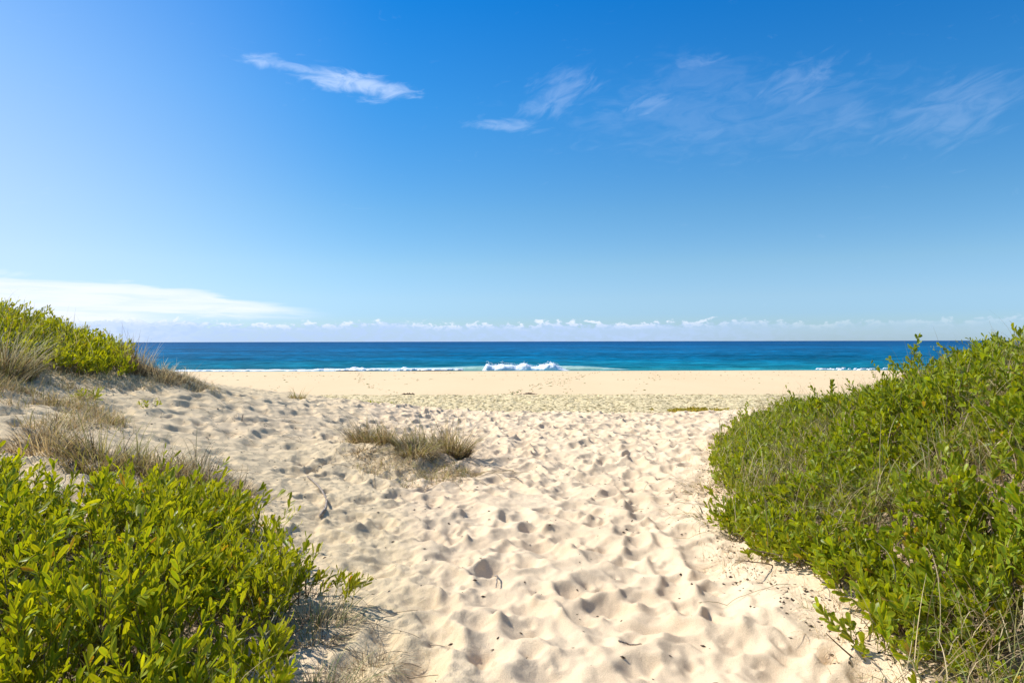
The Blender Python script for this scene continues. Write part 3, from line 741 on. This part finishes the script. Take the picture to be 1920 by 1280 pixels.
for i, (px, py, Y, rad, h, n, pals, lab) in enumerate([
    (95, 860, 5.9, .34, .34, 620, [BROWN, TAN], 'brown tussock at far left of the row behind the left shrubs'),
    (190, 858, 5.8, .36, .40, 760, [OLIVE, BROWN], 'olive-brown tussock, second from the left in the row behind the left shrubs'),
    (285, 862, 5.9, .34, .36, 720, [BROWN, TAN, OLIVE], 'tawny tussock, third from the left in the row behind the left shrubs'),
    (365, 872, 6.0, .32, .36, 620, [BROWN, GREY], 'greyish tussock, fourth from the left in the row behind the left shrubs'),
    (432, 885, 6.0, .22, .26, 330, [BROWN, TAN], 'smallest tussock at the right end of the row behind the left shrubs')]):
    X, Yy, _ = at(px, py, Y); tussock(lab, X, Yy, rad, h, n, pals, 230+2*i, lean=.5, group=G2)
tussock('grey-green grass tussock at the bottom of the path, beside the lower left shrub', -.86, 3.02, .2, .30, 420, [BROWN, GGREEN, TAN], 251, lean=.8, droop=.7, width=.003)
tussock('silvery grass tussock poking from the left clump under the red-tipped sprig', -1.08, 3.75, .2, .34, 300, [TAN, GGREEN, BROWN], 253, lean=.7, droop=.5, width=.003)
tussock('brown grass tussock at the bottom left of the path in the shrub shade', -.72, 3.35, .16, .22, 220, [BROWN, GREY], 255, lean=.9, droop=.8, width=.003)
tussock('reddish dry grass tuft on the crest left of the tall right bush', *at(1755, 668, 7.4)[:2], .42, .52, 420, [((.36, .22, .15), (.52, .38, .26)), TAN], 257, lean=.5, wind=(-.25, 0))
G3 = 'wispy grass at the left edge of the right bank'
tussock('wispy grass clump at the path edge beside the narrowest part', 2.1, 7.3, .25, .38, 120, [OLIVE, TAN, BROWN], 261, lean=1.0, droop=.7, wind=(-.4, 0), group=G3)
tussock('wispy grass clump at the path edge just below the narrowest part', 1.78, 6.0, .25, .32, 140, [OLIVE, GGREEN, TAN], 263, lean=1.0, droop=.7, wind=(-.4, 0), group=G3)
tussock('thin dry grass at the path edge by the low bulging bush', 1.6, 4.9, .2, .22, 90, [TAN, BROWN], 265, lean=1.1, droop=.8, wind=(-.3, 0), width=.002, group=G3)
tussock('thin dry grass at the path edge above the lower right bush', 1.78, 3.75, .2, .22, 110, [TAN, BROWN, OLIVE], 267, lean=1.1, droop=.8, wind=(-.3, 0), width=.002, group=G3)
# grass that nobody could count
def field(name, label, poly, n, h, pals, seed, dens=None, lean=.5, droop=.5, width=.0055, wind=(0, 0), zoff=-.01, pad=0):
    x, y = sample(poly, n, seed, dens, pad); r = np.random.default_rng(seed+5)
    if isinstance(zoff, tuple): zoff = r.uniform(zoff[0], zoff[1], n)
    return blades_obj(name, blades(x, y, r.uniform(h*.5, h*1.2, n), seed+1, pals, width, lean, droop, wind=wind, zoff=zoff), label=label, cat='grass', kind='stuff')
def clump(x, y): return np.clip((fbm(x, y, 2.4, 5, 2)-.42)*4, 0, 1)
field('dry_grass', 'sparse dry grass over the sand of the left dune face', [(-8, 5.6), (-3.9, 5.9), (-3.7, 6.8), (-4.6, 8.0), (-5.6, 8.7), (-8, 8.2)], 5200, .25, [TAN, BROWN, OLIVE], 301, clump, lean=.7, droop=.7)
field('dry_grass', 'straw and dry stalks over the front of the mid-path mound', [(-2.4, 9.1), (-.6, 9.3), (-.35, 8.5), (-.7, 7.5), (-1.2, 7.4), (-2.1, 8.2)], 750, .2, [TAN, BROWN, OLIVE], 311, clump, lean=1.1, droop=1.0)
field('dry_grass', 'long wispy grass standing out of the bushes on the left dune crest', [(-9, 8.6), (-6.6, 8.8), (-5.9, 9.6), (-6.4, 10.6), (-9, 11)], 420, .55, [TAN, GREY, OLIVE], 313, None, lean=.35, droop=.5, width=.005, zoff=(.05, .3))
field('dry_grass', 'long wispy grass standing out of the crest of the right bank', [(3.9, 6.2), (5.2, 6.0), (6.4, 7.6), (6.6, 9.5), (4.6, 9)], 420, .50, [TAN, GREY, OLIVE], 315, None, lean=.4, droop=.6, width=.004, zoff=(.05, .3), wind=(-.15, 0))
field('dry_grass', 'thin dry grass along the top edge of the left dune sand', [(-6.9, 8.0), (-5.6, 8.9), (-4.7, 10.2), (-4.3, 11.0), (-4.8, 11.2), (-6, 10.2), (-7.4, 8.8)], 1500, .2, [TAN, GREY], 303, clump, lean=.8, droop=.8)
field('dry_grass', 'dry brown grass threaded through the left foreground shrubs', PL, 5200, .34, [BROWN, GREY, OLIVE], 305, lambda x, y: np.where(x < -4.5, .2, 1.)*(.2+clump(x, y)), lean=.8, droop=.7, zoff=(0, .18), width=.0035)
field('dry_grass', 'dry straw and grass threaded through the scrub of the right bank', PR, 17000, .42, [TAN, ((.22, .15, .07), (.44, .32, .16)), OLIVE, GGREEN], 307, lambda x, y: np.where(x > 6.6, .15, 1.)*np.where(y < 4.4, .35, 1)*np.where(y > 8.2, .35, 1)*(.08+np.clip((.58-fbm(x, y, 1.9, 5, 3))*4, 0, 1)), lean=.7, droop=.6, zoff=(.0, .26), width=.004, pad=-.06)
field('dry_grass', 'short brown stubble at the foot of the right bank on the sand', [(1.6, 3.0), (2.2, 3.0), (2.1, 4.6), (2.0, 6), (2.6, 8.4), (4, 12), (3.6, 12.2), (2.2, 8.6), (1.6, 6.2), (1.45, 4.6)], 2600, .10, [BROWN, TAN], 309, None, lean=1.2, droop=.9, width=.002)
# runners over the sand
def runners(name, label, paths, seed, col=(.40, .30, .17), rad=.0025):
    r = np.random.default_rng(seed); A = []; B = []; BD = []
    for (x0, y0, an, L) in paths:
        x, y = x0, y0; k = 0
        while k < L:
            st = r.uniform(.10, .18); an += r.normal(0, .28); x2 = x+st*math.cos(an); y2 = y+st*math.sin(an)
            A.append((x, y, g1(x, y)+.008)); B.append((x2, y2, g1(x2, y2)+.008)); BD.append((0, 0, r.uniform(0, .02))); x, y = x2, y2; k += st
    A = np.array(A); B = np.array(B)
    v, q, c = tubes_mesh(A, B, np.full(len(A), rad), np.full(len(A), rad*.9), np.tile(np.array([col]), (len(A), 1))*r.uniform(.7, 1.25, (len(A), 1)), np.array(BD), 3, 4)
    o = mesh_obj(name, v, q, mat=M_stem, attrs={'Col': c}); return tag(o, label=label, cat='runners', kind='stuff')
rr = np.random.default_rng(17)
runners('grass_runners', 'tangle of straw-coloured runners on the sand in front of the mid-path mound', [(rr.uniform(-2.2, -.8), rr.uniform(8.2, 9.0), rr.uniform(-1.3, -.1), rr.uniform(.6, 1.7)) for _ in range(34)], 1)
runners('grass_runners', 'thin runners creeping from the right bank over the path edge', [(rr.uniform(1.7, 2.2), q, rr.uniform(2.2, 4.0), rr.uniform(.2, .6)) for q in rr.uniform(3.2, 8.2, 20)], 2, (.33, .25, .13), .0018)
runners('grass_runners', 'thin dark runners creeping over the shaded sand beside the lower left shrubs', [(rr.uniform(-1.05, -.85), q, rr.uniform(-1.0, .6), rr.uniform(.25, .7)) for q in rr.uniform(2.9, 4.6, 18)], 3, (.22, .17, .11), .0018)
runners('dune_straw', 'loose straw and fine twigs on the left sand slope', [(rr.uniform(-5.6, -2.8), rr.uniform(6.4, 10.4), rr.uniform(0, 6.28), rr.uniform(.15, .5)) for _ in range(70)], 4, (.28, .21, .13), .002)
# straggling green blades in front of the mound
rr = np.random.default_rng(18)
blades_obj('green_grass', blades(rr.normal(-1.0, .16, 70), rr.normal(7.9, .18, 70), rr.uniform(.15, .4, 70), 19, [GGREEN, GREY], .004, 1.3, .8, wind=(.5, -.5)), label='flattened pale green grass sprawling on the sand below the mid-path mound', cat='grass')

# ------------------------------------------------------------------ low plants on the beach and slope
def lowplant(name, label, px, py, Y, sx, sy, n, pal, seed, L=.06, Wd=.02, lnr=(.06, .14)):
    X, Yy, _ = at(px, py, Y); r = np.random.default_rng(seed); x = X+r.normal(0, sx, n); y = Yy+r.normal(0, sy, n)
    lv, sv = shoots(x, y, ground(x, y), r.uniform(*lnr, n), seed, spread=.7, nl=7, L=L, Wd=Wd, pal=pal, secs=4, alpha=(40, 85))
    add_shrub(name, label, 'plant', lv, sv, single=True)
lowplant('seedling', 'tiny green seedling alone on the left sand slope', 282, 756, 8.6, .05, .03, 5, GREEN_L, 401)
lowplant('seedling', 'dark green sprig on the sand under the left dune bushes', 165, 728, 8.2, .05, .03, 9, GREEN_L, 403, L=.09)
OCH = ((.36, .27, .10), (.48, .36, .15), (.20, .16, .07), (.30, .18, .08))
lowplant('creeping_plant', 'ochre-green creeping plant on the beach left of the scrub tip', 1312, 764, 36.6, .75, .5, 260, OCH, 405, .16, .06, (.08, .2))
lowplant('creeping_plant', 'small reddish creeping plant on the beach beside the scrub tip', 1440, 764, 36.6, .3, .1, 160, ((.30, .18, .09), (.4, .28, .12), (.22, .12, .07), (.3, .12, .08)), 407, .14, .05, (.06, .14))
lowplant('creeping_plant', 'low green creeping plant at the foot of the sand ridge behind the lone tussock', 632, 754, 42, 1.3, .5, 260, ((.16, .20, .05), (.34, .36, .10), (.10, .14, .04), (.3, .2, .1)), 409, .16, .05, (.08, .18))

# ------------------------------------------------------------------ branch, twigs and litter
def branch(label, pts, r0, r1, name='dead_branch', side=None):
    P_ = np.array([(a, b, g1(a, b)+c) for a, b, c in pts]); n = 30; tt = np.linspace(0, len(P_)-1, n)
    C = np.stack([np.interp(tt, np.arange(len(P_)), P_[:, k]) for k in range(3)], 1)
    for _ in range(3): C[1:-1] = (C[:-2]+2*C[1:-1]+C[2:])/4
    C += np.random.default_rng(3).normal(0, r0*.18, C.shape)
    V = []; Q = []; S = 8
    for i in range(n):
        d = C[min(i+1, n-1)]-C[max(i-1, 0)]; d = d/np.linalg.norm(d); u = np.cross(d, (0, 0, 1.)); u = u/np.linalg.norm(u); v = np.cross(d, u)
        r = (r0+(r1-r0)*i/(n-1))*(1+.18*math.sin(i*2.3)) * (.35 if i in (0, n-1) else 1)
        for k in range(S):
            th = 2*math.pi*k/S; V.append(C[i]+u*r*math.cos(th)+v*r*math.sin(th))
    for i in range(n-1):
        for k in range(S): Q.append((i*S+k, i*S+(k+1) % S, (i+1)*S+(k+1) % S, (i+1)*S+k))
    o = mesh_obj(name, V, Q, mat=M_dead); return tag(o, label=label, cat='branch' if name == 'dead_branch' else 'twig')
branch('curved grey dead branch lying on the sand beside the left clump', [(*hit(a, b), .02) for a, b in ((574, 893), (592, 908), (606, 925), (613, 943), (609, 958), (598, 972))], .008, .013)
branch('short dark twig lying on the path near the bottom right', [(.56, 3.62, .012), (.63, 3.64, .016), (.70, 3.70, .012)], .005, .003, 'twig')
branch('small pale stick standing out of the left sand slope', [(*at(452, 780, 9.2)[:2], -.02), (at(452, 780, 9.2)[0]+.015, 9.2, .05), (at(452, 780, 9.2)[0]+.02, 9.21, .10)], .009, .007, 'twig')
branch('crooked dark twig in the middle of the lower path', [(-.12, 4.72, .01), (-.10, 4.62, .03), (-.11, 4.5, .012)], .006, .004, 'twig')
branch('thin grey twig on the sand right of the mid-path mound', [(-.05, 8.0, .01), (.05, 7.9, .02), (.12, 7.75, .01)], .006, .004, 'twig')
def litter(name, label, x, y, size, seed, mat, flat=.35, kind='stuff'):
    r = np.random.default_rng(seed); N = len(x); z = ground(x, y); V = np.zeros((N, 6, 3)); an = r.uniform(0, 6.28, N)
    a = size*r.uniform(.5, 1.4, N); b_ = a*r.uniform(.2, .55, N); h = b_*flat*2
    ax = np.c_[np.cos(an), np.sin(an)]; ay = np.c_[-np.sin(an), np.cos(an)]
    for j, (s, t_, u) in enumerate([(-1, 0, .3), (0, -1, .3), (1, .1, .5), (.1, 1, .3), (.1, 0, 1.3), (0, 0, -.6)]):
        V[:, j, :2] = np.c_[x, y]+ax*(s*a)[:, None]+ay*(t_*b_)[:, None]; V[:, j, 2] = z+h*u*r.uniform(.5, 1.5, N)
    f = [(0, 1, 4), (1, 2, 4), (2, 3, 4), (3, 0, 4), (1, 0, 5), (2, 1, 5), (3, 2, 5), (0, 3, 5)]
    T = ((np.arange(N)*6)[:, None, None]+np.array(f)[None]).reshape(-1, 3)
    return tag(mesh_obj(name, V.reshape(-1, 3), tris=T, mat=mat, smooth=False), label=label, cat='litter', kind=kind)
rr = np.random.default_rng(50)
n = 850; x = rr.uniform(-3.2, 3.0, n); y = 2.8+rr.random(n)**1.4*10
litter('leaf_litter', 'dark crumbs of leaf and twig scattered over the sand path', x, y, .015, 51, M_bit)
n = 500; x = rr.uniform(-5.5, -1.2, n); y = rr.uniform(5.3, 12, n)
litter('leaf_litter', 'dry brown crumbs scattered over the left sand slope', x, y, .014, 52, M_bit)
n = 900; q = rr.uniform(2.9, 8.6, n); ex = np.interp(q, [2.9, 3.9, 4.6, 5.8, 7, 8.6], [1.95, 1.8, 1.65, 1.85, 2.15, 2.5]); x = ex-np.abs(rr.normal(0, .14, n))+.05
litter('leaf_litter', 'brown leaf crumbs along the foot of the right bank', x, q, .013, 53, M_bit)
# seaweed specks on the flat beach, and added specks standing in for footprint trails
xs_ = []; ys_ = []
def trail(p0, p1, n, wob):
    for k in range(n):
        t_ = rr.random(); px = p0[0]+(p1[0]-p0[0])*t_+wob*math.sin(t_*3.1); py = p0[1]+(p1[1]-p0[1])*t_
        Y = None
        for Yc in np.arange(52, 113, 1.0):
            zz = float(np.interp(Yc, [50, 53, 70, 106], [1.06, .95, .76, .42]))
            if 639+(EYE-zz)/Yc*F <= py: Y = Yc; break
        if Y is None: continue
        xs_.append((px-960)/F*Y+rr.normal(0, .35)); ys_.append(Y+rr.normal(0, .7))
trail((1118, 697), (945, 742), 90, -12); trail((1100, 702), (985, 735), 40, 6); trail((672, 697), (742, 738), 60, -22); trail((1040, 700), (1062, 738), 20, 8); trail((1230, 698), (1190, 736), 20, 5)
for _ in range(420): xs_.append(rr.uniform(-45, 60)); ys_.append(rr.choice([rr.normal(88, 1.2), rr.normal(78, 1.2), rr.uniform(56, 104), rr.normal(98, 1)]))
litter('seaweed', 'specks of dried seaweed in lines, and specks standing in for footprint trails, over the flat beach', np.array(xs_), np.array(ys_), .14, 54, M_weed, .25)
for px, lab in ((768, 'left'), (992, 'right')):
    n = 40; x = at(px, 739, 52.5)[0]+rr.normal(0, .2, n); y = 52.0+rr.normal(0, .08, n)
    litter('seaweed_heap', 'small dark heap of seaweed on the beach, %s of two' % lab, x, y, .17, 60+px, M_bit, .4, None)
